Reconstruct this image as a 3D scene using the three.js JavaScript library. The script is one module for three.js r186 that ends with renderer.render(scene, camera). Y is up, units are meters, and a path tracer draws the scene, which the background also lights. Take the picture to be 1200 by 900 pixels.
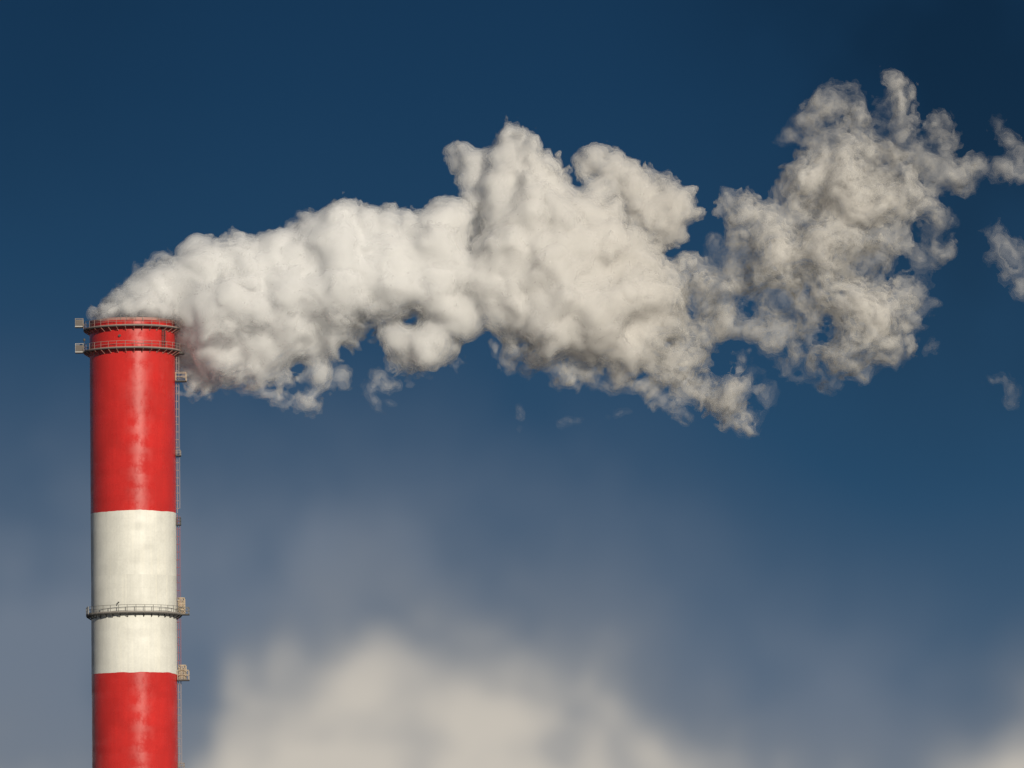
import * as THREE from 'three';
import { mergeGeometries } from 'three/addons/utils/BufferGeometryUtils.js';

// ---------------------------------------------------------------- helpers for noise
const rad = THREE.MathUtils.degToRad, { clamp, lerp, smoothstep } = THREE.MathUtils;
function random(seed) {
  let s = seed >>> 0;
  return () => { s = (s + 0x6d2b79f5) | 0; let t = Math.imul(s ^ (s >>> 15), 1 | s); t = (t + Math.imul(t ^ (t >>> 7), 61 | t)) ^ t; return ((t ^ (t >>> 14)) >>> 0) / 4294967296; };
}
const LAT = new Float32Array(65536), PERM = new Uint16Array(65536 * 2);
{
  const r = random(11);
  for (let i = 0; i < 65536; i++) { LAT[i] = r() * 2 - 1; PERM[i] = i; }
  for (let i = 65535; i > 0; i--) { const j = Math.floor(r() * (i + 1)), t = PERM[i]; PERM[i] = PERM[j]; PERM[j] = t; }
  for (let i = 0; i < 65536; i++) PERM[65536 + i] = PERM[i];
}
// value noise with quintic blending, -1 .. 1; wrap is a period in x for maps that close round a shaft or a horizon
function noise3(x, y, z, wrap = 0) {
  let ix = Math.floor(x), iy = Math.floor(y), iz = Math.floor(z);
  const fx = x - ix, fy = y - iy, fz = z - iz;
  const u = fx * fx * fx * (fx * (fx * 6 - 15) + 10), v = fy * fy * fy * (fy * (fy * 6 - 15) + 10), w = fz * fz * fz * (fz * (fz * 6 - 15) + 10);
  let jx = ix + 1;
  if (wrap) { ix = ((ix % wrap) + wrap) % wrap; jx = ((jx % wrap) + wrap) % wrap; }
  ix &= 65535; jx &= 65535;
  const a = PERM[ix], b = PERM[jx], y0 = iy & 65535, y1 = (iy + 1) & 65535, z0 = iz & 65535, z1 = (iz + 1) & 65535;
  const aa = PERM[(a + y0) & 65535], ab = PERM[(a + y1) & 65535], ba = PERM[(b + y0) & 65535], bb = PERM[(b + y1) & 65535];
  const c000 = LAT[(aa + z0 * 7919) & 65535], c100 = LAT[(ba + z0 * 7919) & 65535], c010 = LAT[(ab + z0 * 7919) & 65535], c110 = LAT[(bb + z0 * 7919) & 65535];
  const c001 = LAT[(aa + z1 * 7919) & 65535], c101 = LAT[(ba + z1 * 7919) & 65535], c011 = LAT[(ab + z1 * 7919) & 65535], c111 = LAT[(bb + z1 * 7919) & 65535];
  const p = c000 + u * (c100 - c000), q = c010 + u * (c110 - c010), r = c001 + u * (c101 - c001), s = c011 + u * (c111 - c011);
  const m = p + v * (q - p), n = r + v * (s - r);
  return m + w * (n - m);
}
function fbm(x, y, z, octaves, wrap = 0) {
  let sum = 0, a = 0.5;
  for (let i = 0; i < octaves; i++) { sum += a * noise3(x, y, z + i * 37.3, wrap); x *= 2; y *= 2; z *= 2; wrap *= 2; a *= 0.5; }
  return sum;
}

// ---------------------------------------------------------------- camera, sky, sun, exposure
const scene = new THREE.Scene();
const camera = new THREE.PerspectiveCamera(6, 4 / 3, 1, 30000);
camera.position.set(0, 1.7, 0);
camera.rotation.set(rad(5.7), 0, -0.0117, 'YXZ');

const lin = (r, g, b) => new THREE.Color().setRGB(r / 255, g / 255, b / 255, THREE.SRGBColorSpace);
// Air and clouds all round. Degrees: az is the bearing from due -z, growing to the right; el the height over the horizon.
function makeSky() {
  const W = 4096, H = 2048, data = new Float32Array(W * H * 4);
  const CLEAR = [[-5, lin(88, 106, 126)], [2, lin(74, 96, 120)], [3.6, lin(54, 84, 112)], [5, lin(39, 74, 105)], [6.5, lin(33, 67, 98)], [8, lin(25, 58, 89)], [9.5, lin(20, 51, 81)], [14, lin(22, 53, 84)], [30, lin(21, 52, 84)], [91, lin(16, 43, 75)]];
  const HAZE = lin(109, 121, 137), GREY = lin(122, 128, 136), LIT = lin(200, 193, 182);
  // the top of the bank of cloud seen behind the stack, bearing by bearing; it runs on round the horizon as a bank of the same kind
  const TOPS = [[-5, 2.9], [-4.1, 2.75], [-3, 2.62], [-2.62, 2.8], [-2.48, 2.95], [-2.36, 3.1], [-2.3, 3.52], [-2.05, 3.66], [-1.75, 3.76], [-1.3, 3.9], [-0.67, 3.92], [0, 3.86], [0.5, 3.66], [1.0, 3.42], [1.5, 3.12], [2.0, 2.7], [2.5, 2.45], [3.0, 2.5], [3.5, 2.85], [4, 3.15], [5, 3.3], [6.5, 3.3]];
  const along = (t, x) => { let i = 0; while (i < t.length - 2 && x > t[i + 1][0]) i++; return lerp(t[i][1], t[i + 1][1], smoothstep(x, t[i][0], t[i + 1][0])); };
  const c = new THREE.Color();
  for (let row = 0; row < H; row++) {
    const el = ((row + 0.5) / H - 0.5) * 180;
    for (let col = 0; col < W; col++) {
      const az0 = ((col + 0.5) / W) * 360 - 180 + 90, az = az0 > 180 ? az0 - 360 : az0;
      const o = (row * W + col) * 4;
      let i = 0;
      while (i < CLEAR.length - 2 && el > CLEAR[i + 1][0]) i++;
      c.copy(CLEAR[i][1]).lerp(CLEAR[i + 1][1], clamp((el - CLEAR[i][0]) / (CLEAR[i + 1][0] - CLEAR[i][0]), 0, 1));
      if (el > -3 && el < 40) {
        const n = col / W;
        // thin veils, drawn out along the horizon
        const veil = 0.5 + 0.9 * fbm(n * 24, el * 0.10 + 3.2, 1.5, 3, 24);
        const here = Math.exp(-((az / 10) ** 2));
        // broad veil low on the left, thinning rightwards to clear air; vignette darkening painted into the upper corners
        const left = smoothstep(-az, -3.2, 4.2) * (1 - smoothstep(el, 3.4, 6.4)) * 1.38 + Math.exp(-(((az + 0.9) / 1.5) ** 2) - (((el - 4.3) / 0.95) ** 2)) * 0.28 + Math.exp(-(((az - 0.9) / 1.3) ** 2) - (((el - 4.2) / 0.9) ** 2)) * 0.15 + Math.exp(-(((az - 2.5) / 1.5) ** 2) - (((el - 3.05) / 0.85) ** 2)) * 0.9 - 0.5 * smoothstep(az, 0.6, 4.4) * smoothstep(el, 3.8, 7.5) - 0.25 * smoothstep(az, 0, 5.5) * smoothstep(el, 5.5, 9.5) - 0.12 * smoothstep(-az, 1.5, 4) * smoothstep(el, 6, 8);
        const around = veil * 0.62 * (1 - smoothstep(el, 3.0, 9.5));
        const wisp = 0.75 + 0.7 * fbm(n * 360, el * 0.9, 4.4, 4, 360);
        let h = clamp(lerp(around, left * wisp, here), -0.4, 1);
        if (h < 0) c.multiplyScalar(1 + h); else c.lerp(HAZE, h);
        // the bank of cloud
        const wa = 1.1 * fbm(n * 300, el * 0.9, 9, 3, 300), wb = 1.1 * fbm(n * 300, el * 0.9, 19, 3, 300), roll = fbm(n * 420 + wa, el * 1.2 + wb, 6.2, 5, 420) + 0.5 * (Math.abs(noise3(n * 720 + wb, el * 2.1 + wa, 2.2, 720)) - 0.35);
        const top = lerp(3.0 + 1.1 * fbm(n * 36, 0.5, 2.2, 3, 36), along(TOPS, clamp(az, -5, 6.5)), 1 - smoothstep(Math.abs(az), 5, 8));
        const crisp = Math.exp(-(((az + 2.2) / 0.5) ** 2));
        const soft = lerp(1.25, 0.58, crisp), edge = top - el + roll * lerp(0.36, 0.42, crisp);
        const cover = smoothstep(edge, -soft * 0.8, soft * 0.75);
        if (cover > 0) {
          const body = clamp(0.36 + edge * 0.66 + roll * 0.36 + 0.35 * fbm(n * 900, el * 2.6, 3.9, 3, 900), 0, 1);
          const dull = lerp(1, 0.42 + 0.5 * fbm(n * 90, el * 0.5, 8.8, 3, 90), 1 - smoothstep(Math.abs(az + 0.6), 9, 14) === 1 ? 0 : 0.5);
          const tone = GREY.clone().lerp(LIT, body * smoothstep(cover, 0.25, 1) * (el > -1 ? 1 : 0.7) * clamp(dull + 0.3, 0, 1));
          c.lerp(tone, cover * 0.97);
        }
      }
      data[o] = c.r; data[o + 1] = c.g; data[o + 2] = c.b; data[o + 3] = 1;
    }
  }
  const t = new THREE.DataTexture(data, W, H, THREE.RGBAFormat, THREE.FloatType);
  t.mapping = THREE.EquirectangularReflectionMapping; t.magFilter = THREE.LinearFilter; t.needsUpdate = true;
  return t;
}
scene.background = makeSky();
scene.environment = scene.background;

const SUN_AZ = rad(21), SUN_EL = rad(20);                       // low, behind the photographer's right shoulder
const sun = new THREE.DirectionalLight(new THREE.Color().setRGB(1, 0.92, 0.775), 3.9);
sun.position.set(Math.sin(SUN_AZ) * Math.cos(SUN_EL) * 300, Math.sin(SUN_EL) * 300 + 80, Math.cos(SUN_AZ) * Math.cos(SUN_EL) * 300 - 854);
sun.target.position.set(0, 80, -854);
sun.castShadow = true;
Object.assign(sun.shadow.camera, { left: -90, right: 90, top: 90, bottom: -90, near: 10, far: 700 });
sun.shadow.mapSize.set(4096, 4096);
scene.add(sun, sun.target);

const renderer = new THREE.WebGLRenderer({ antialias: true });
renderer.toneMapping = THREE.LinearToneMapping;
renderer.toneMappingExposure = 1;
renderer.shadowMap.enabled = true;

// ---------------------------------------------------------------- building helpers
function mesh(name, geometry, material, parent) {
  const m = new THREE.Mesh(geometry, material);
  m.name = name; m.castShadow = m.receiveShadow = true;
  (parent ?? scene).add(m);
  return m;
}
const tag = (o, label, category, extra = {}) => Object.assign(o.userData, { label, category }, extra);

// ---------------------------------------------------------------- ground
{
  const g = new THREE.CircleGeometry(14000, 96); g.rotateX(-Math.PI / 2);
  const ground = mesh('ground', g, new THREE.MeshStandardMaterial({ name: 'bare frosted earth', color: new THREE.Color().setRGB(0.15, 0.152, 0.15), roughness: 1 }));
  ground.userData.kind = 'structure';
}

// ---------------------------------------------------------------- chimney
const R = 5, STACK = new THREE.Vector3(-44.46, 0, -854.4);
const TOP = 94.85, MARK_1 = 72.24, MARK_2 = 53.41, MARK_3 = 34.5, MARK_4 = 15.6;
const LIFT = 1.62;                                              // height of one pour of concrete

// Paint on concrete poured ring by ring: u runs once round the shaft, v over 32.4 m (20 pours)
function shaftMaps() {
  const W = 1024, H = 2048, span = 20 * LIFT, tone = new Uint8Array(W * H * 4), rough = new Uint8Array(W * H * 4), bump = new Uint8Array(W * H * 4);
  const pour = random(5), level = Array.from({ length: 21 }, () => pour());
  for (let y = 0; y < H; y++) {
    const m = (y / H) * span, k = Math.floor(m / LIFT), inLift = m / LIFT - k;
    for (let x = 0; x < W; x++) {
      const u = x / W, o = (y * W + x) * 4;
      const streak = fbm(u * 180, m * 0.13, 2.5, 3, 180), broad = fbm(u * 14, m * 0.3, 7.1, 4, 14), fine = fbm(u * 200, m * 6, 4.2, 3, 200), board = noise3(Math.floor(u * 72) * 3.7, k * 5.3, 1.2);
      const patch = fbm(u * 50, m * 0.9, 3.3, 4, 50), course = noise3(u * 16, m * 1.25, 9.1, 16);
      const joint = Math.exp(-(((inLift - 0.04) / 0.035) ** 2)) * (0.5 + level[k]) * smoothstep(noise3(u * 20, k * 3.1, 0.4, 20), -0.6, 0.5);
      const t = 0.93 + 0.07 * broad + 0.04 * streak + 0.03 * fine + 0.003 * board - 0.012 * joint - 0.02 * course;
      tone[o] = clamp(255 * t, 0, 255); tone[o + 1] = clamp(255 * (t - 0.01 * Math.max(0, streak)), 0, 255); tone[o + 2] = clamp(255 * (t - 0.03 * Math.max(0, streak) - 0.01), 0, 255); tone[o + 3] = 255;
      const r = clamp(0.72 + 0.42 * patch + 0.16 * fine + 0.2 * course, 0.42, 1);
      rough[o] = rough[o + 1] = rough[o + 2] = 255 * r; rough[o + 3] = 255;
      const b = 0.5 + 0.3 * patch + 0.06 * fine + 0.22 * course;
      bump[o] = bump[o + 1] = bump[o + 2] = clamp(255 * b, 0, 255); bump[o + 3] = 255;
    }
  }
  const make = (d, srgb) => {
    const t = new THREE.DataTexture(d, W, H); t.wrapS = t.wrapT = THREE.RepeatWrapping; t.magFilter = THREE.LinearFilter; if (srgb) t.colorSpace = THREE.SRGBColorSpace; t.needsUpdate = true; return t;
  };
  return { map: make(tone, true), roughnessMap: make(rough), bumpMap: make(bump), span };
}
const PAINT = shaftMaps();
const paint = (name, rgb, roughness) => new THREE.MeshPhysicalMaterial({ name, color: new THREE.Color().setRGB(...rgb), map: PAINT.map, roughnessMap: PAINT.roughnessMap, roughness, bumpMap: PAINT.bumpMap, bumpScale: 0.012 });
const M = {
  red: paint('gloss red paint', [0.64, 0.03, 0.026], 0.42),
  white: paint('off white paint', [0.87, 0.86, 0.81], 0.8),
  steel: new THREE.MeshStandardMaterial({ name: 'galvanised steel', color: new THREE.Color().setRGB(0.3, 0.27, 0.24), roughness: 0.75 }),
  pinkSteel: new THREE.MeshStandardMaterial({ name: 'faded red steel', color: new THREE.Color().setRGB(0.45, 0.2, 0.17), roughness: 0.6 }),
  dark: new THREE.MeshStandardMaterial({ name: 'weathered dark steel', color: new THREE.Color().setRGB(0.09, 0.085, 0.08), roughness: 0.8 }),
  rail: new THREE.MeshStandardMaterial({ name: 'grey painted rail', color: new THREE.Color().setRGB(0.2, 0.19, 0.17), roughness: 0.7 }),
  panel: new THREE.MeshStandardMaterial({ name: 'pale sheet metal', color: new THREE.Color().setRGB(0.4, 0.385, 0.365), roughness: 0.6 }),
  frame: new THREE.MeshStandardMaterial({ name: 'dull grey mesh panel', color: new THREE.Color().setRGB(0.13, 0.115, 0.105), roughness: 0.8 }),
  post: new THREE.MeshStandardMaterial({ name: 'worn post paint', color: new THREE.Color().setRGB(0.34, 0.25, 0.22), roughness: 0.7 }),
  tan: new THREE.MeshStandardMaterial({ name: 'sandy cage steel', color: new THREE.Color().setRGB(0.5, 0.4, 0.29), roughness: 0.7 }),
  ladderWhite: new THREE.MeshStandardMaterial({ name: 'white ladder paint', color: new THREE.Color().setRGB(0.4, 0.34, 0.32), roughness: 0.6 }),
  ladderRed: new THREE.MeshStandardMaterial({ name: 'red ladder paint', color: new THREE.Color().setRGB(0.34, 0.13, 0.15), roughness: 0.6 }),
  soot: new THREE.MeshStandardMaterial({ name: 'sooty brick lining', color: new THREE.Color().setRGB(0.03, 0.028, 0.026), roughness: 1 }),
};
// one painted band of the shaft; the brush line wanders where two colours meet
const wander = (a, h) => 0.07 * noise3(a * 26 / (2 * Math.PI), h, 3.3, 26) + 0.05 * noise3(a * 9 / (2 * Math.PI), h, 8.1, 9) + 0.04 * noise3(a * 90 / (2 * Math.PI), h, 5.5, 90);
function band(name, lo, hi, material, parent, edgeLo, edgeHi) {
  const AROUND = 240, rows = Math.max(2, Math.round((hi - lo) / 0.4)), position = [], normal = [], uv = [], index = [];
  for (let j = 0; j <= rows; j++) for (let i = 0; i <= AROUND; i++) {
    const a = (i / AROUND) * 2 * Math.PI;
    let y = lerp(lo, hi, j / rows);
    if (j === 0 && edgeLo) y += wander(a, edgeLo); else if (j === rows && edgeHi) y += wander(a, edgeHi);
    const r = R + 0.012 * noise3((i % AROUND) * 0.12, y * 0.5, 2.7, 29) - 0.004 * (TOP - y) * 0;
    position.push(r * Math.sin(a), y, r * Math.cos(a)); normal.push(Math.sin(a), 0, Math.cos(a)); uv.push(i / AROUND, y / PAINT.span);
  }
  for (let j = 0; j < rows; j++) for (let i = 0; i < AROUND; i++) { const p = j * (AROUND + 1) + i, q = p + AROUND + 1; index.push(p, p + 1, q + 1, p, q + 1, q); }
  const g = new THREE.BufferGeometry();
  g.setAttribute('position', new THREE.Float32BufferAttribute(position, 3)); g.setAttribute('normal', new THREE.Float32BufferAttribute(normal, 3)); g.setAttribute('uv', new THREE.Float32BufferAttribute(uv, 2)); g.setIndex(index);
  return mesh(name, g, material, parent);
}
const ringShape = (inner, outer, lo, hi, bevel = 0.015, n = 128) => new THREE.LatheGeometry([[inner, lo], [outer - bevel, lo], [outer, lo + bevel], [outer, hi - bevel], [outer - bevel, hi], [inner, hi], [inner, lo]].map((p) => new THREE.Vector2(...p)), n);
const hoop = (r, tube, y, n = 128) => { const g = new THREE.TorusGeometry(r, tube, 6, n); g.rotateX(Math.PI / 2); g.translate(0, y, 0); return g; };
function bar(p, q, r, sides = 6) {
  const a = new THREE.Vector3(...p), d = new THREE.Vector3(...q).sub(a), g = new THREE.CylinderGeometry(r, r, d.length(), sides);
  g.translate(0, d.length() / 2, 0); g.applyQuaternion(new THREE.Quaternion().setFromUnitVectors(new THREE.Vector3(0, 1, 0), d.normalize())); g.translate(...p);
  return g;
}
const box = (w, h, d, x = 0, y = 0, z = 0) => { const g = new THREE.BoxGeometry(w, h, d); g.translate(x, y, z); return g; };

const chimney = new THREE.Group();
chimney.name = 'chimney'; chimney.position.copy(STACK); scene.add(chimney);
tag(chimney, 'tall round industrial chimney painted in red and white bands with steel walkways', 'chimney');

band('red_band', MARK_1, TOP - 0.32, M.red, chimney, 1.5, 0);
band('white_band', MARK_2, MARK_1, M.white, chimney, 4.5, 1.5);
band('red_band', MARK_3, MARK_2, M.red, chimney, 7.5, 4.5);
band('white_band', MARK_4, MARK_3, M.white, chimney, 0, 7.5);
band('red_band', 0, MARK_4, M.red, chimney, 0, 0);
mesh('rim', ringShape(4.5, 5.03, TOP - 0.32, TOP, 0.03), M.pinkSteel, chimney);
{ const g = new THREE.CylinderGeometry(4.5, 4.5, 30, 96, 1, true); g.translate(0, TOP - 15.02, 0); mesh('flue_lining', g, M.soot, chimney); }

// a walkway right round the shaft: deck, rails, posts, brackets
const polar = (r, a, y) => [r * Math.sin(a), y, r * Math.cos(a)];
function walkway(y, width, height, look) {
  const deck = mesh('walkway', ringShape(R + 0.03, R + width, y - look.thick, y), look.deck, chimney);
  const outer = R + width - 0.04;
  for (const [h, r] of [[height, 0.026], [height * 0.55, 0.02]]) mesh('rail', hoop(outer, r, y + h), look.rail, deck);
  mesh('toe_board', ringShape(outer - 0.01, outer + 0.03, y + 0.003, y + look.toe, 0.005), look.toeMaterial, deck);
  const N = 34, postShape = bar([0, -0.08, 0], [0, height, 0], look.post), bracketShape = mergeGeometries([bar([0, -0.05, width - 0.06], [0, -look.drop, 0.04], 0.045), box(0.07, look.drop, 0.05, 0, -look.drop / 2, 0.035)].map((g) => g.toNonIndexed()));
  for (let i = 0; i < N; i++) {
    const a = ((i + 0.5) / N) * 2 * Math.PI, post = mesh('post', postShape, look.postMaterial, deck), bracket = mesh('bracket', bracketShape, look.bracketMaterial, deck);
    post.position.set(...polar(outer + 0.02, a, y)); post.rotation.y = a;
    bracket.position.set(...polar(R, a, y - look.thick)); bracket.rotation.y = a;
  }
  return deck;
}
const UPPER = { thick: 0.12, deck: M.dark, rail: M.steel, post: 0.022, toe: 0.1, toeMaterial: M.post, drop: 0.42, postMaterial: M.post, bracketMaterial: M.pinkSteel };
const walk1 = walkway(93.86, 0.72, 0.82, UPPER), walk2 = walkway(91.26, 0.72, 0.78, UPPER);
const walk3 = walkway(60.36, 0.6, 0.86, { thick: 0.14, deck: M.dark, rail: M.rail, post: 0.035, toe: 0.14, toeMaterial: M.steel, drop: 0.36, postMaterial: M.rail, bracketMaterial: M.dark });

// a small railed platform standing out from the shaft at bearing a (0 towards the photographer, 90 degrees to the right)
function platform(name, a, y, r0, r1, width, height, look) {
  const p = new THREE.Group(); p.name = name; p.position.set(0, y, 0); p.rotation.y = a - Math.PI / 2; chimney.add(p);
  const mid = (r0 + r1) / 2, long = r1 - r0;
  mesh('deck', box(long, 0.12, width, mid, -0.06, 0), look.deck, p);
  for (const s of [-1, 1]) for (const x of [r0 + 0.05, r1 - 0.04]) mesh('post', bar([x, -0.02, s * (width / 2 - 0.04)], [x, height, s * (width / 2 - 0.04)], 0.04), look.rail, p);
  for (const h of [height, height * 0.5]) {
    const w = width / 2 - 0.04;
    mesh('rail', mergeGeometries([bar([r0, h, w], [r1, h, w], 0.035), bar([r0, h, -w], [r1, h, -w], 0.035), bar([r1 - 0.04, h, -w], [r1 - 0.04, h, w], 0.035)]), look.rail, p);
  }
  if (look.panel) for (const s of [-1, 1]) mesh('side_panel', box(long - 0.12, height * 0.78, 0.03, mid, height * 0.4, s * (width / 2 + 0.0)), look.panel, p);
  if (look.end) mesh('end_panel', box(0.03, height * 0.78, width - 0.1, r1 + 0.01, height * 0.4, 0), look.end, p);
  if (look.strut) mesh('strut', bar([R, -0.9, 0], [r1 - 0.2, -0.1, 0], 0.05), look.deck, p);
  return p;
}
const LEFT = rad(-88), RIGHT = rad(88);
platform('balcony', LEFT, 94.32, R + 0.7, R + 1.68, 1.5, 0.86, { deck: M.panel, rail: M.steel, panel: M.frame });
platform('balcony', LEFT, 91.32, R + 0.7, R + 1.68, 1.5, 0.92, { deck: M.panel, rail: M.panel, panel: M.frame });
platform('balcony', RIGHT, 94.2, R + 0.55, R + 1.4, 1.5, 0.95, { deck: M.dark, rail: M.steel, panel: M.steel });
platform('balcony', RIGHT, 91.05, R + 0.5, R + 1.05, 1.4, 0.05, { deck: M.dark, rail: M.dark });

// the ladder up the right flank, one length for each painted band, white on red and red on white
function ladder(lo, hi, material, a = rad(91)) {
  const g = new THREE.Group(); g.name = 'ladder'; g.rotation.y = a; chimney.add(g);
  for (const s of [-1, 1]) mesh('stile', bar([s * 0.2, lo, R + 0.14], [s * 0.2, hi, R + 0.14], 0.03), material, g);
  const rungs = [];
  for (let y = lo + 0.2; y < hi; y += 0.3) rungs.push(bar([-0.2, y, R + 0.14], [0.2, y, R + 0.14], 0.014, 5));
  mesh('rungs', mergeGeometries(rungs), material, g).userData.kind = 'stuff';
  for (let y = lo + 0.5; y < hi - 0.1; y += 0.9) {
    const h = new THREE.TorusGeometry(0.26, 0.022, 5, 24, Math.PI * 1.3); h.rotateX(Math.PI / 2); h.rotateY(Math.PI * 0.15 + Math.PI); h.translate(0, y, R + 0.2);
    mesh('cage_hoop', h, material, g);
  }
  for (const b of [-0.9, 0, 0.9]) mesh('cage_strap', bar([0.26 * Math.sin(b), lo + 0.5, R + 0.2 + 0.26 * Math.cos(b)], [0.26 * Math.sin(b), hi - 0.2, R + 0.2 + 0.26 * Math.cos(b)], 0.018), material, g);
  for (let y = lo + 1; y < hi; y += 2.43) mesh('stay', bar([0.2, y, R - 0.02], [0.2, y, R + 0.16], 0.04), material, g);
}
ladder(72.3, 91.1, M.ladderWhite); ladder(60.9, 72.1, M.ladderRed); ladder(53.6, 60.1, M.ladderRed); ladder(34.6, 53.2, M.ladderWhite);
ladder(91.45, 93.7, M.dark, rad(48));

const landing = (y, r1, height, look) => platform('landing', rad(89), y, R + 0.03, r1, 1.3, height, look);
landing(87.8, R + 1.32, 0.95, { deck: M.dark, rail: M.tan });
landing(79.05, R + 0.6, 0.55, { deck: M.dark, rail: M.steel });
landing(70.95, R + 0.55, 0.75, { deck: M.dark, rail: M.dark });
// cages of upright bars where the ladder meets the lower walkway and the landing under it
function cage(y, height, r0, r1) {
  const p = new THREE.Group(); p.name = 'ladder_cage'; p.position.y = y; p.rotation.y = rad(-1); chimney.add(p);
  for (let i = 0; i < 14; i++) {
    const t = (i / 14) * 2 * Math.PI, x = (r0 + r1) / 2 + (r1 - r0) / 2 * Math.cos(t), z = 0.62 * Math.sin(t);
    mesh('upright', bar([x, 0, z], [x, height * (0.9 + 0.1 * Math.sin(i * 2.3)), z], 0.05), M.tan, p);
  }
  for (const h of [0.25, 0.6, 0.95]) { const g = new THREE.TorusGeometry(1, 0.06, 5, 28); g.rotateX(Math.PI / 2); g.scale((r1 - r0) / 2, 1, 0.62); g.translate((r0 + r1) / 2, height * h, 0); mesh('hoop', g, M.tan, p); }
}
platform('landing', rad(88), 60.4, R + 0.05, R + 1.44, 1.5, 0.75, { deck: M.dark, rail: M.rail, panel: false });
cage(60.42, 1.95, R + 0.12, R + 0.95);
platform('landing', rad(88), 52.72, R + 0.05, R + 1.38, 1.4, 1.1, { deck: M.dark, rail: M.tan, panel: false });
cage(52.74, 1.75, R + 0.15, R + 1.05);
landing(42.4, R + 0.75, 0.6, { deck: M.dark, rail: M.steel });

// lightning rods, a lamp and small fittings
{
  const rod = bar([0, 0, 0], [0, 0.7, 0], 0.03);
  for (const a of [-12, -4, 8, 17, 38]) { const m = mesh('lightning_rod', rod, M.steel, chimney); m.position.set(...polar(R + 0.1, rad(a), TOP - 0.35)); }
  const lamp = new THREE.Group(); lamp.name = 'beacon_lamp'; lamp.position.set(...polar(R + 0.66, rad(-80), 92.04)); chimney.add(lamp);
  mesh('lamp_post', bar([0, 0, 0], [0, 0.5, 0], 0.03), M.dark, lamp);
  const head = new THREE.SphereGeometry(0.15, 14, 10); head.scale(1, 1.2, 1); head.translate(0, 0.62, 0); mesh('lamp_head', head, M.dark, lamp);
  const port = new THREE.CylinderGeometry(0.15, 0.15, 0.2, 16); port.rotateX(Math.PI / 2);
  const p1 = mesh('vent_pipe', port, M.dark, chimney), a1 = Math.asin(-1.2 / R); p1.position.set(...polar(R + 0.06, a1, 92.7)); p1.rotation.y = a1;
  const hookShape = mergeGeometries([bar([0, 0, 0], [0, 0, 0.4], 0.06), bar([0, 0, 0.36], [0, -0.22, 0.42], 0.05)]);
  const h1 = mesh('hook', hookShape, M.dark, chimney), a2 = Math.asin(-1.5 / R); h1.position.set(...polar(R - 0.05, a2, 61.55)); h1.rotation.y = a2;
  const pane = mesh('wind_panel', box(0.34, 0.9, 0.04), M.panel, chimney), a3 = rad(-70); pane.position.set(...polar(R + 0.64, a3, 60.85)); pane.rotation.y = a3;
}

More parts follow.
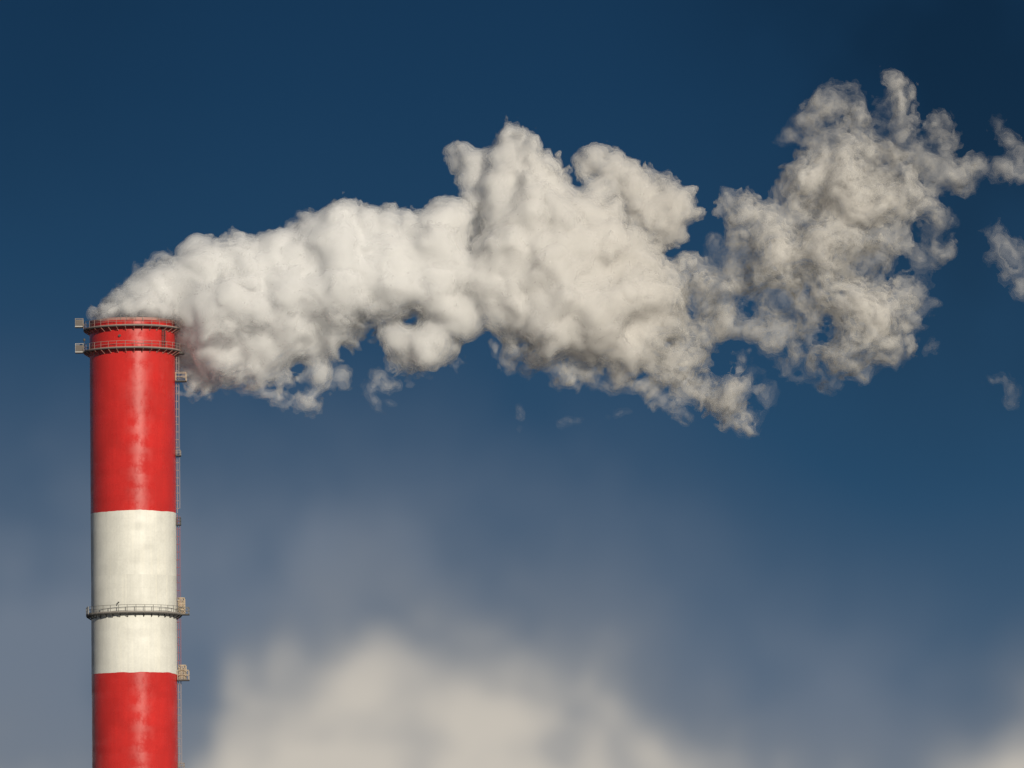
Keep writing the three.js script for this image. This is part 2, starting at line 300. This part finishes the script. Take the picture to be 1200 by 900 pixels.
// ---------------------------------------------------------------- smoke
// [x, y, z, radius, how thick]: the rolling puffs that the plume is made of, in metres about its middle
const PUFFS = [
  [-49.3,7.9,0,0.7,0.8], [-48.8,8.4,0.8,0.8,0.8], [-48.3,8.1,-2.5,1,0.85], [-48.3,8.2,2.5,1,0.85], [-47.5,8.9,0,1.3,0.85], [-47.2,8.3,4,1.1,0.9], [-45,8.4,4.5,1.2,0.95], [-42.6,8.6,4.4,1.4,1], [-40.6,8.2,3.8,1.3,1], [-46.5,8.4,-3.8,1.1,0.9], [-46.5,8.4,3.8,1.1,0.9], [-46.4,9.2,1.5,1.5,0.9],
  [-46.4,9.2,-1.5,1.5,0.9], [-45,9.6,0,2,0.95], [-44.8,8.8,-3.4,1.6,1], [-44.8,8.8,3.4,1.6,1], [-43.5,10,1,2.6,1], [-43.2,9.8,-2.2,2.4,1], [-43,8.8,3.6,1.8,1], [-41.2,11.1,0.5,3.2,1], [-41,10,-2.5,3.2,1], [-40.8,8.8,2.6,2.2,1], [-38.8,11.8,0,3.6,1], [-37.4,8.6,-3.6,4,1],
  [-37,5,-3.4,3.6,1], [-37.4,1.8,-2.4,1.8,0.9], [-36.2,1.5,-2.2,2.2,0.9], [-35,12.8,0,4.6,1], [-33.8,7.5,0,5.5,1], [-33.5,3.5,-0.5,3.8,1], [-31.3,13.5,0.5,4.2,1], [-30,9,0,6.2,1], [-29.5,4.2,0,3.8,1], [-27,13.8,0,4.4,1], [-25.5,9.5,0.5,6,1], [-25.5,5,0,4,1],
  [-26,1.4,0.5,1.8,0.9], [-23.2,14.8,0,4.8,1], [-20.5,16,0,5,1], [-20,11,0.8,6.2,1], [-21.5,5.5,0.5,3.4,1], [-22.8,1.2,0,1.8,0.9], [-17,15.8,0,5,1], [-19.8,18.8,1,3,1], [-16.4,18.6,-0.5,2.6,1], [-13,17.8,0,2.8,1], [-15,12.5,0.5,6,1], [-17.5,7.5,-1,2.4,1],
  [-12.8,5,0.5,3.4,1], [-10,4.8,0.5,3.6,1], [-11.3,11.5,0,5.2,1], [-8,10.5,1,4.8,1], [-7.8,19.2,0.5,3,1], [-9,16,1,4,1], [-7.5,14.5,1.5,3.2,1], [-5.5,11.5,2,3,1], [-5.5,7.5,1,2.6,1], [-11.8,18.8,0,2,1], [-3.9,21.5,-2,2.6,0.85], [-4.4,24.5,-1.8,2,0.85],
  [-5.9,27.8,-1.4,1.7,0.9], [-4.8,26,-1.4,2,0.9], [-3.6,18.5,-2.2,2.6,0.85], [-3.8,26.6,-1.4,1.7,0.95], [-1,29.2,0,1.8,1], [0.4,29.2,0,1.9,1], [-1.2,26.8,0,2.4,1], [1.2,26.3,0.5,2.6,1], [0,23.5,0,3.8,1], [3.6,23.7,0,3.2,1], [5.6,22.2,0.5,3.2,1], [-0.8,20,1,3.4,1],
  [2.5,19,1,5.5,1], [7.5,19.8,0,3.8,1], [10,19.2,0,3.4,1], [-2.2,15,1.8,2.4,1], [0,14,2,4.8,1], [5,14,1.5,6.2,1], [10,15,1,4.8,1], [13.8,14.8,0.5,3.8,1], [0,9.2,1,4.5,1], [5,8,1.5,5.8,1], [10,8,1,5.8,1], [14.5,10,0.5,4.8,0.95],
  [17.8,10,0,3.6,0.9], [-2.5,10.5,2.4,3.2,1], [0.2,5.4,0.5,2.6,0.95], [4,4.8,0.5,3,0.95], [9,4.8,0,3.2,0.95], [13.5,4.2,0,3.6,0.9], [17,5,0,4.2,0.9], [19,7.8,0,3.8,0.85], [20,3.2,-0.5,3,0.8], [17.5,1.2,0,2.2,0.8], [21.8,5,0,2.4,0.7], [9.8,26.8,-2.2,2,0.95],
  [8.8,25.8,-1.7,1.3,0.95], [12.2,25.4,-2.2,2.4,1], [14.6,23.4,-2.2,2.7,1], [17.5,22.4,-2.2,3,1], [19.1,21.7,-1.7,2.4,1], [16.6,20,-2.2,3,1], [18,18.6,-2.2,2.2,0.95], [15,20.3,-2.7,2.4,0.95], [17.2,17,-2.2,1.6,0.9], [9.8,23.6,-1,1.3,0.9], [10.5,22.2,-1.4,2,0.9], [11.5,23.5,-1.6,1.8,0.9],
  [20,13.8,0,2,0.7], [23.2,14.2,0,1.4,0.6], [22,11.8,0,2.6,0.7], [25,10.5,0,2.8,0.7], [24.8,7.5,0,2.6,0.7], [28,13.8,0,3,0.75], [27,16.8,0,2.4,0.8], [25.7,20.7,0,1.5,0.8], [25.2,22.3,0,1,0.75], [27.6,20.3,0,2.4,0.85], [30.5,19.8,0,2.6,0.85], [26.2,18.8,0,1.6,0.75],
  [30,16.8,0,2.8,0.85], [35.8,31.8,0,1.6,0.55], [34.8,29.2,0,1.5,0.45], [37.5,29.8,0,2,0.7], [40.3,30.8,0,1.9,0.6], [38.5,27.2,0,3.2,0.85], [36,25.8,0,2.6,0.8], [42,27.8,0,2.6,0.75], [35,23.3,0,3.2,0.9], [40,22.8,0,5.2,1], [45,21.4,0,3.4,1], [48,21.1,0,1.7,0.9],
  [44.3,24.8,0,2.8,0.85], [32,14.8,0,3.8,0.85], [36,15.8,0,4.4,0.95], [40,15,0,4.2,0.95], [44.5,16.8,0,2,0.8], [45.6,18.6,0,1.8,0.8], [36,11,0,3.8,0.85], [40,9,0,4.6,0.95], [43,6.8,0,3.6,0.9], [45.5,10,0,1.8,0.7], [46.6,12,0,1.2,0.45], [39,4.5,0,3,0.8],
  [36,4,0,2,0.6], [34,6.3,0,2.6,0.7], [31.5,6.2,0,2.2,0.65], [30,7.8,0,2.2,0.7], [28,6.8,0,1.8,0.6], [32.8,4,0,1.4,0.4], [45,5.2,0,1.7,0.6], [41.2,3.7,0,1.8,0.7], [37.5,2,0,1,0.35], [46,35,0,1.1,0.6], [45.4,33.4,0,1,0.6], [46.3,32.8,0,1.2,0.65],
  [44.8,36.2,0,0.6,0.4], [46.8,30.2,0,0.9,0.4], [48,26,0,1.6,0.4], [45.2,30,0,1.6,0.45], [50.5,29.8,0,1.3,0.3], [51.2,27.8,0,1.3,0.3], [51.2,25.5,0,1.7,0.35], [52.6,24.3,0,1.6,0.45], [54.2,25.4,0,1.1,0.35], [49.5,23.5,0,1.4,0.3], [49.8,19.5,0,1,0.25], [50.7,16,0,1.1,0.28],
  [46.6,16.2,0,0.9,0.55], [47,7.5,0,1,0.35], [47.8,11,0,0.9,0.3], [-14.8,0.6,0,0.9,0.35], [-23.5,-1.2,0,1.1,0.5], [-26,-0.7,0,0.8,0.5], [-35.4,-1.2,-1.5,0.6,0.5], [-29.7,0.2,0,0.6,0.45], [-0.8,3.2,0,1.6,0.6], [4,2.4,0,1.6,0.6], [9,2.4,0,1.6,0.7], [12.5,1.4,0,1.5,0.65],
  [6.5,2.2,0,1.4,0.6], [15.5,-0.2,0,1,0.4], [16.6,-1.4,0,0.9,0.35], [18,-3,0,0.7,0.25], [20,-3.6,0,0.8,0.22], [20.8,0,0,1.6,0.6], [22.4,0,0,1.4,0.6], [24.3,-2.2,0,1.4,0.75], [25.2,-1.6,0,1.5,0.85], [25.2,-2,0,2.4,0.95], [26.4,-3.4,0,1.3,0.85], [27.4,-4.2,0,0.8,0.65],
  [23.8,-1.2,0,1.1,0.65], [23,-2,0,1,0.5], [26,2.5,0,0.8,0.2], [27.2,-1,0,0.9,0.2],
];
// thinner smoke that hangs about the plume
const SHREDS = [
  [50,28.5,0,1.6,0.3], [51,26,0,2,0.35], [53,24.4,0,1.8,0.4], [55,24.6,0.4,1.3,0.4], [56.8,24.9,0,1.2,0.4], [58,25.4,0,1,0.35], [48.5,27,0,1.8,0.35], [46,28.2,0.8,1.8,0.4], [44.5,33,0,1.5,0.2], [45.8,35.2,0,1.3,0.45], [46.2,33.2,0,1.3,0.5], [43,31.2,0.5,1.8,0.15],
  [40,32.8,0,1.7,0.4], [37,32.8,0,1.8,0.45], [34.5,31.3,0.5,1.4,0.4], [33,29.3,0,1.2,0.35], [31.7,28.8,0,0.7,0.25], [46.2,30.5,0,1.2,0.2], [48.5,15,0,1.4,0.3], [48,12,0,1.2,0.35], [48,9,0,1.4,0.35], [46.8,6,0,1.4,0.4], [49.2,18,0,1.2,0.25], [50.6,16.3,0,1.3,0.28],
  [51.2,19.2,0,1,0.22], [44,3.5,0.5,1.6,0.4], [41,2,0,1.6,0.4], [37.5,1,0,1.4,0.35], [35,2.2,0,1.6,0.35], [32.5,2.6,0,1.6,0.3], [30,4.5,0,1.4,0.35], [26.6,2.5,0,0.8,0.12], [28,1,0,0.9,0.1], [29.3,-1.5,0,0.8,0.12], [28.3,-3.8,0,1.1,0.3], [26.8,-5.2,0,0.7,0.3],
  [23.5,15.8,0,1.8,0.16], [26,15,0.6,2.4,0.35], [29,12,0.8,2.6,0.4], [22,10,0.6,2.4,0.45], [26,7,0.6,2.4,0.45], [31.5,9.8,0.8,2.4,0.4], [42.5,14.5,1,2.2,0.45], [-2.3,4.2,0,1.1,0.3], [-0.8,2.6,0.5,1.6,0.35], [2,2,0,1.7,0.35], [4.5,1.6,0,1.7,0.35], [6.8,1.4,0,1.6,0.35],
  [9.2,1.2,0,1.7,0.35], [12.2,0.4,0,1.8,0.35], [14.5,-0.2,0,1.5,0.35], [16.5,-1,0,1.4,0.3], [18.2,-2,0,1.1,0.25], [19.8,-3.1,0,0.9,0.2], [23,-0.5,0,1.6,0.45], [24.8,-2.2,0.6,2,0.6], [25.8,-3.2,0.4,1.8,0.6], [-37.6,-0.5,-1,1.1,0.4], [-35,-1.2,-0.8,1,0.4], [-32.5,-0.5,0,1.2,0.4],
  [-30,-0.3,0,1.2,0.4], [-27,-1,0,1.4,0.45], [-24.5,-2,0,1.5,0.4], [-23,-2.4,0,1,0.35], [-20,0,0,1.2,0.4], [-14.4,0.8,0,1.2,0.3], [-15.2,-0.6,0,0.9,0.16], [-16,-1.6,0,1,0.15], [-15.4,-2.5,0,0.8,0.12], [-10.5,0.8,0,1.2,0.35], [-7,2,0,1,0.35], [-47.6,9.7,0,0.9,0.45],
  [-45.4,11.2,0,1.1,0.45], [-43,12.8,0,1.2,0.45], [-40.5,14.4,0,1.2,0.45], [-25.5,18.7,0,0.9,0.4],
];
// [x, y, half width, half height]: gaps torn through the plume
const GAPS = [
  [-11.5,8,0.8,0.6], [-12.2,7.4,0.6,0.4], [-16.9,7,0.7,0.4], [-16.7,5.9,0.4,0.6], [-19.6,3.8,0.7,0.6], [-25.1,2,0.9,0.9], [-24.8,-0.2,0.7,0.6], [21.3,9.1,0.8,1.9], [27.3,9,0.8,1], [31.4,9.5,1.4,0.9], [24,14.7,0.7,0.7], [26.6,15.2,0.5,0.9],
  [27.4,15.2,0.4,0.8], [42.5,14.6,1.6,0.9], [41.2,13.4,1.2,0.9], [37,7.6,0.8,0.8], [36.3,5.6,1.4,0.8], [36.8,30.6,0.8,0.5], [18.4,4.8,0.6,0.4], [-16.5,2.6,1.4,2], [-2.3,3.8,1.2,1.8], [34.5,10.5,0.6,1.2], [1.2,4.5,0.9,0.5], [43.6,29.7,1,0.7],
  [43.6,25.8,0.8,0.5],
];
const WISPS = {
  smoke_wisp: [[59,26.8,0,1.2,0.45], [59.6,27.8,0,1,0.4], [58,29.2,0,0.9,0.3], [56.8,30.8,0,0.7,0.22], [58.5,25,0,1,0.35], [57,24.5,0,0.9,0.22], [60,25,0,1.2,0.4], [60.8,26.5,0,1.4,0.4]],
  smoke_wisp_001: [[56,17.9,0,0.6,0.35], [57,17,0,1,0.35], [57.8,15.5,0,1.3,0.45], [59,14.4,0,1.3,0.45], [59.6,12.5,0,1.1,0.5], [60.2,10.8,0,1.2,0.5], [56.5,15,0,0.9,0.25], [60.8,14,0,1.2,0.4]],
  smoke_wisp_002: [[48.9,4,0,0.5,0.3], [49.6,4.4,0,0.6,0.34], [50.1,4.8,0,0.4,0.28]],
  smoke_wisp_003: [[55.7,0.4,0,0.6,0.24], [56.6,0.5,0,0.7,0.28], [57.3,0.4,0,0.5,0.22], [58.8,-0.9,0,0.8,0.16]],
  smoke_wisp_004: [[0.8,-3.2,0,0.6,0.12], [0.9,-4.2,0,0.7,0.16], [0.7,-5.3,0,0.5,0.2]],
  smoke_wisp_005: [[6,-4.5,0,0.6,0.14], [6.9,-4.3,0,0.6,0.16], [7.8,-4.2,0,0.6,0.14]],
  smoke_wisp_006: [[11.2,-4,0,0.6,0.16], [12.2,-3.8,0,0.6,0.22], [13,-3.6,0,0.6,0.18], [13.8,-3.5,0,0.5,0.14]],
};
const PLUME = new THREE.Vector3(0, 86.98, -854.4), TURN = -0.0117;
const smokeMaterial = new THREE.MeshPhysicalMaterial({ name: 'steam droplets', color: new THREE.Color().setRGB(0.962, 0.962, 0.96), roughness: 1, specularIntensity: 0, transmission: 0.5, thickness: 0, side: THREE.DoubleSide, transparent: true, vertexColors: true });

// A field of depth is laid out on a grid (cells of CELL metres) from rolling puffs, each with smaller puffs on its surface, torn by noise.
const CELL = 0.2;
function field(puffs, gaps, box3, seed, options) {
  const [x0, y0, z0, x1, y1, z1] = box3, nx = Math.ceil((x1 - x0) / CELL), ny = Math.ceil((y1 - y0) / CELL), nz = Math.ceil((z1 - z0) / CELL), rnd = random(seed);
  const dist = new Float32Array(nx * ny * nz).fill(99), thick = new Float32Array(nx * ny * nz), weight = new Float32Array(nx * ny * nz);
  const all = [];
  for (const [x, y, z, r, d] of puffs) {
    all.push([x, y, z, r, d]);
    if (r < 1) continue;
    const n = Math.round((r > 3 ? 16 : r > 1.8 ? 10 : 6) * (options.children ?? 1));
    for (let i = 0; i < n; i++) {
      const t = rnd() * 2 - 1, a = rnd() * 2 * Math.PI, s = Math.sqrt(1 - t * t), cr = r * (0.14 + 0.34 * rnd() * rnd() + 0.04), at = r * (0.98 - 0.14 * rnd()) - cr * 0.62;
      const cx = x + at * s * Math.cos(a), cy = y + at * t, cz = z + at * s * Math.sin(a);
      all.push([cx, cy, cz, cr, d]);
    }
  }
  const MARGIN = 1.8, K = 0.9;
  for (const [x, y, z, r, d] of all) {
    const m = r + MARGIN, i0 = Math.max(0, Math.floor((x - m - x0) / CELL)), i1 = Math.min(nx - 1, Math.ceil((x + m - x0) / CELL)), j0 = Math.max(0, Math.floor((y - m - y0) / CELL)), j1 = Math.min(ny - 1, Math.ceil((y + m - y0) / CELL));
    const k0 = Math.max(0, Math.floor((z - m - z0) / CELL)), k1 = Math.min(nz - 1, Math.ceil((z + m - z0) / CELL)), ks = Math.min(K, r * 0.35);
    for (let k = k0; k <= k1; k++) for (let j = j0; j <= j1; j++) {
      const dy = y0 + (j + 0.5) * CELL - y, dz = z0 + (k + 0.5) * CELL - z, q = dy * dy + dz * dz;
      if (q > m * m) continue;
      for (let i = i0; i <= i1; i++) {
        const dx = x0 + (i + 0.5) * CELL - x, e = Math.sqrt(q + dx * dx) - r;
        if (e > MARGIN) continue;
        const o = (k * ny + j) * nx + i, was = dist[o], h = Math.max(ks - Math.abs(was - e), 0) / ks;
        dist[o] = Math.min(was, e) - h * h * ks * 0.25;
        const w = Math.exp(-1.6 * Math.max(e, -0.8)); thick[o] += w * d; weight[o] += w;
      }
    }
  }
  // tear it: noise moves the surface, loosens the old smoke downwind. depth: 0 at the skin, 1 where light is mostly stopped; body: how thick the smoke is there
  const depth = new Float32Array(nx * ny * nz).fill(-1), body = new Float32Array(nx * ny * nz), sz = nx * ny, warp = options.warp ?? 1;
  const distAt = (x, y, z) => {
    const u = clamp((x - x0) / CELL - 0.5, 0, nx - 1.001), v = clamp((y - y0) / CELL - 0.5, 0, ny - 1.001), w = clamp((z - z0) / CELL - 0.5, 0, nz - 1.001), i = Math.floor(u), j = Math.floor(v), k = Math.floor(w), a = u - i, b = v - j, c = w - k, o = k * sz + j * nx + i;
    return [lerp(lerp(lerp(dist[o], dist[o + 1], a), lerp(dist[o + nx], dist[o + nx + 1], a), b), lerp(lerp(dist[o + sz], dist[o + sz + 1], a), lerp(dist[o + sz + nx], dist[o + sz + nx + 1], a), b), c), o];
  };
  for (let k = 0; k < nz; k++) { const z = z0 + (k + 0.5) * CELL; for (let j = 0; j < ny; j++) { const y = y0 + (j + 0.5) * CELL; for (let i = 0; i < nx; i++) {
    const o = (k * ny + j) * nx + i;
    if (dist[o] > 6) continue;
    const x = x0 + (i + 0.5) * CELL;
    if (dist[o] < -8) { depth[o] = 9; body[o] = Math.min(1, thick[o] / weight[o]); continue; }
    const bend = warp * (1 - 0.6 * smoothstep(-x, 36, 42));
    let [d, q] = distAt(x + bend * (0.95 * noise3(x * 0.3, y * 0.3, z * 0.3 + 3) + 0.4 * noise3(x * 0.75, y * 0.75 + 7, z * 0.75)), y + bend * (0.95 * noise3(x * 0.3 + 19, y * 0.3, z * 0.3) + 0.4 * noise3(x * 0.75 + 5, y * 0.75, z * 0.75)), z + bend * 0.95 * noise3(x * 0.3, y * 0.3 + 41, z * 0.3));
    if (d > MARGIN || !(weight[q] > 0)) continue;
    const D = thick[q] / weight[q], old = options.old ?? Math.max(smoothstep(x, 12, 34), 0.75 * smoothstep(-y, -4.5, 1)), thin = 1 - D;
    if (d < -6.5) { depth[o] = 9; body[o] = Math.min(1, D); continue; }
    const wx = x + 1.3 * noise3(x * 0.42, y * 0.42, z * 0.42 + 5) + 0.35 * noise3(x * 1.3, y * 1.3, z * 1.3), wy = y + 1.3 * noise3(x * 0.42 + 31, y * 0.42, z * 0.42) + 0.35 * noise3(x * 1.3, y * 1.3 + 50, z * 1.3), wz = z + 0.7 * noise3(x * 0.42, y * 0.42 + 17, z * 0.42);
    const n1 = noise3(wx * 0.36, wy * 0.36, wz * 0.36), n2 = noise3(wx * 0.8 + 9, wy * 0.8, wz * 0.8), n3 = noise3(wx * 1.6, wy * 1.6 + 4, wz * 1.6), n4 = noise3(wx * 2.9, wy * 2.9, wz * 2.9 + 8);
    const bulge = 0.8 * (Math.abs(n1) - 0.3) + 0.55 * (Math.abs(n2) - 0.3) + 0.34 * (Math.abs(n3) - 0.3) + 0.22 * (Math.abs(n4) - 0.3) + 0.1 * n2 + 0.1 * n3;
    const loose = 0.65 * n1 + 0.6 * n2 + 0.34 * n3 + 0.17 * n4, wild = clamp(old * 0.75 + thin * 0.6, 0, 1);
    d -= lerp(bulge, 0.5 * bulge + loose, wild) * (options.tear ?? 1) + (options.swell ?? 0.4) * smoothstep(x, 12, 34);
    const soft = lerp(1.15, options.soft ?? 1.9, clamp(old * 0.8 + thin * 0.9, 0, 1));
    for (const [gx, gy, gw, gh] of gaps) {
      const ax = Math.abs(x - gx), ay = Math.abs(y - gy);
      if (ax > gw + 3 || ay > gh + 3) continue;
      const e = (1 - Math.hypot((x - gx) / gw, (y - gy) / gh)) * Math.min(gw, gh) * lerp(1.05, 0.8, old) + lerp(0.0, -0.1, old) + 0.6 * n2 + 0.5 * n3 + 0.25 * n4, h = Math.max(1 - Math.abs(d - e), 0);
      d = Math.max(d, e) + h * h * 0.25;
    }
    depth[o] = -d / soft; body[o] = clamp(D * (1 - 0.4 * smoothstep(x, 12, 30)) * (1 + (0.9 * n2 + 0.8 * n3 + 0.4 * n4) * lerp(0.5, 1, wild)), 0.03, 1);
  } } }
  return { depth, body, nx, ny, nz, x0, y0, z0 };
}
// Veils of droplets, one inside another, from the faint skin to the dense heart: each is the surface where depth passes a level, laid through the grid by surface nets.
const LEVELS = [[0.03, 0.13, 0], [0.15, 0.22, 0], [0.33, 0.31, 1], [0.58, 0.42, 3], [0.92, 0.6, 6], [1.35, 1, 9]];
const THIN = [[0.03, 0.09, 0], [0.2, 0.15, 1], [0.45, 0.22, 1], [0.85, 0.32, 2]];
function blur(a, nx, ny, nz) {
  const steps = [1, nx, nx * ny], sizes = [nx, ny, nz], out = new Float32Array(a.length);
  for (let axis = 0; axis < 3; axis++) {
    const st = steps[axis], size = sizes[axis];
    for (let o = 0; o < a.length; o++) { const q = Math.floor(o / st) % size; out[o] = q === 0 || q === size - 1 ? a[o] : 0.25 * (a[o - st] + a[o + st]) + 0.5 * a[o]; }
    a.set(out);
  }
}
function veils({ depth: raw, body, nx, ny, nz, x0, y0, z0 }, levels, ruffle) {
  const position = [], normal = [], color = [], index = [], id = new Int32Array(nx * ny * nz), sy = nx, sz = nx * ny, corner = [0, 1, sy, sy + 1, sz, sz + 1, sz + sy, sz + sy + 1], counts = [];
  const EDGES = [[0, 1], [2, 3], [4, 5], [6, 7], [0, 2], [1, 3], [4, 6], [5, 7], [0, 4], [1, 5], [2, 6], [3, 7]], settled = raw.map((v) => clamp(v, -1, 3)), depth = new Float32Array(settled.length), at = (o) => depth[o];
  // the veils at the far side of thick smoke never show; only the heart is closed there
  const front = new Int16Array(nx * ny).fill(-1);
  for (let q = 0; q < nx * ny; q++) for (let k = nz - 1, run = 0; k >= 0; k--) { run = settled[k * sz + q] > 1.5 ? run + 1 : 0; if (run > 4) { front[q] = k; break; } }
  const broad = settled.slice();                 // light turns softly in smoke: the veils take their slant from a smoothed field
  for (let q = 0; q < 8; q++) blur(broad, nx, ny, nz);
  let done = 0;
  for (const [level, alpha, smooth] of levels) {
    for (; done < smooth; done++) blur(settled, nx, ny, nz);
    // no two veils run side by side: each is ruffled in its own way, the more so the older the smoke
    const own = counts.length * 23.7;
    for (let o = 0; o < depth.length; o++) {
      let v = settled[o];
      if (Math.abs(v - level) < 0.7 && v > -1) {
        const i = o % nx, j = Math.floor(o / nx) % ny, k = Math.floor(o / sz), x = x0 + i * CELL, loose = lerp(0.1, 0.24, Math.max(ruffle, smoothstep(x, 8, 24)));
        v += loose * Math.min(1, level * 2 + 0.35) * (noise3(x * 1.25 + own, j * CELL * 1.25, k * CELL * 1.25) + 0.6 * noise3(x * 2.6, j * CELL * 2.6 + own, k * CELL * 2.6));
      }
      depth[o] = v;
    }
    id.fill(-1);
    const before = index.length;
    for (let k = 0; k < nz - 1; k++) for (let j = 0; j < ny - 1; j++) for (let i = 0; i < nx - 1; i++) {
      const o = k * sz + j * sy + i;
      let mask = 0;
      for (let c = 0; c < 8; c++) if (depth[o + corner[c]] > level) mask |= 1 << c;
      if (mask === 0 || mask === 255 || (alpha < 1 && k < front[j * nx + i])) continue;
      let px = 0, py = 0, pz = 0, n = 0;
      for (const [a, b] of EDGES) {
        if (((mask >> a) & 1) === ((mask >> b) & 1)) continue;
        const va = at(o + corner[a]), vb = at(o + corner[b]), t = clamp((level - va) / (vb - va), 0, 1);
        px += (a & 1) + t * ((b & 1) - (a & 1)); py += ((a >> 1) & 1) + t * (((b >> 1) & 1) - ((a >> 1) & 1)); pz += (a >> 2) + t * ((b >> 2) - (a >> 2)); n++;
      }
      px /= n; py /= n; pz /= n;
      let gx = 0, gy = 0, gz = 0, D = 0, Dn = 0;
      for (let c = 0; c < 8; c++) { const w = broad[o + corner[c]], u = body[o + corner[c]]; gx += c & 1 ? w : -w; gy += c & 2 ? w : -w; gz += c & 4 ? w : -w; if (raw[o + corner[c]] > -1) { D += u; Dn++; } }
      const g = Math.hypot(gx, gy, gz) || 1;
      D /= Dn || 1;
      id[o] = position.length / 3;
      position.push(x0 + (i + 0.5 + px) * CELL, y0 + (j + 0.5 + py) * CELL, z0 + (k + 0.5 + pz) * CELL);
      normal.push(-gx / g, -gy / g, -gz / g);
      const dulled = smoothstep(x0 + i * CELL, -22, 26); // vertex colour tinted slightly darker and browner downwind
      color.push(lerp(1, 0.93, dulled), lerp(1, 0.913, dulled), lerp(1, 0.89, dulled), alpha < 1 ? alpha * D : Math.min(1, D * 1.4));
    }
    const quad = (a, b, c, d, flip) => { if (a < 0 || b < 0 || c < 0 || d < 0) return; if (flip) index.push(a, b, c, a, c, d); else index.push(a, c, b, a, d, c); };
    for (let k = 1; k < nz - 1; k++) for (let j = 1; j < ny - 1; j++) for (let i = 1; i < nx - 1; i++) {
      const o = k * sz + j * sy + i, s = depth[o] > level;
      if (s !== depth[o + 1] > level) quad(id[o], id[o - sy], id[o - sy - sz], id[o - sz], s);
      if (s !== depth[o + sy] > level) quad(id[o], id[o - sz], id[o - sz - 1], id[o - 1], s);
      if (s !== depth[o + sz] > level) quad(id[o], id[o - 1], id[o - 1 - sy], id[o - sy], s);
    }
    counts.push((index.length - before) / 3);
  }
  const g = new THREE.BufferGeometry();
  g.setAttribute('position', new THREE.Float32BufferAttribute(position, 3));
  g.setAttribute('normal', new THREE.Float32BufferAttribute(normal, 3));
  g.setAttribute('color', new THREE.Float32BufferAttribute(color, 4));
  g.setIndex(index);
  console.log('veils', counts.join(' '));
  return g;
}
function smoke(name, puffs, gaps, box3, seed, options = {}) {
  const m = mesh(name, veils(field(puffs, gaps, box3, seed, options), options.levels ?? LEVELS, options.old ?? 0), smokeMaterial);
  m.position.copy(PLUME); m.rotation.z = TURN;
  return m;
}
const plume = smoke('smoke_plume', PUFFS, GAPS, [-52, -8, -12, 57, 39.5, 12], 21);
tag(plume, 'thick pale plume of smoke pouring from the chimney mouth and drifting right', 'smoke plume');
{
  const thin = smoke('thin_smoke', SHREDS, [], [-52, -10, -8, 59, 39.5, 8], 77, { old: 0.9, tear: 0.9, children: 0.6, soft: 1.3, swell: 0.25, levels: THIN });
  thin.userData.kind = 'stuff'; plume.add(thin); thin.position.set(0, 0, 0); thin.rotation.z = 0;
}
const WISP_LABELS = {
  smoke_wisp: 'ragged wisp of smoke at the upper right edge of the sky', smoke_wisp_001: 'ragged wisp of smoke at the right edge level with the plume', smoke_wisp_002: 'tiny slanting scrap of smoke just off the plume\'s lower right end',
  smoke_wisp_003: 'small flat scrap of smoke lowest at the right edge', smoke_wisp_004: 'faint upright thread of smoke alone under the middle of the plume', smoke_wisp_005: 'faint level thread of smoke below the middle of the plume', smoke_wisp_006: 'faint level thread of smoke nearest the hanging tuft of the plume',
};
let seed = 40;
for (const [name, puffs] of Object.entries(WISPS)) {
  const lo = [99, 99, 99], hi = [-99, -99, -99];
  for (const p of puffs) for (let c = 0; c < 3; c++) { lo[c] = Math.min(lo[c], p[c] - p[3] - 1.6); hi[c] = Math.max(hi[c], p[c] + p[3] + 1.6); }
  const faint = puffs[0][4] < 0.2;
  tag(smoke(name, puffs, [], [...lo, ...hi], seed++, { old: 1, children: 0.7, tear: faint ? 0.25 : 0.85, soft: 0.9, swell: faint ? 0.2 : 0.35, warp: 0.4, levels: THIN }), WISP_LABELS[name], 'smoke wisp', { group: 'scraps of smoke drifting off the plume' });
}

renderer.render(scene, camera);
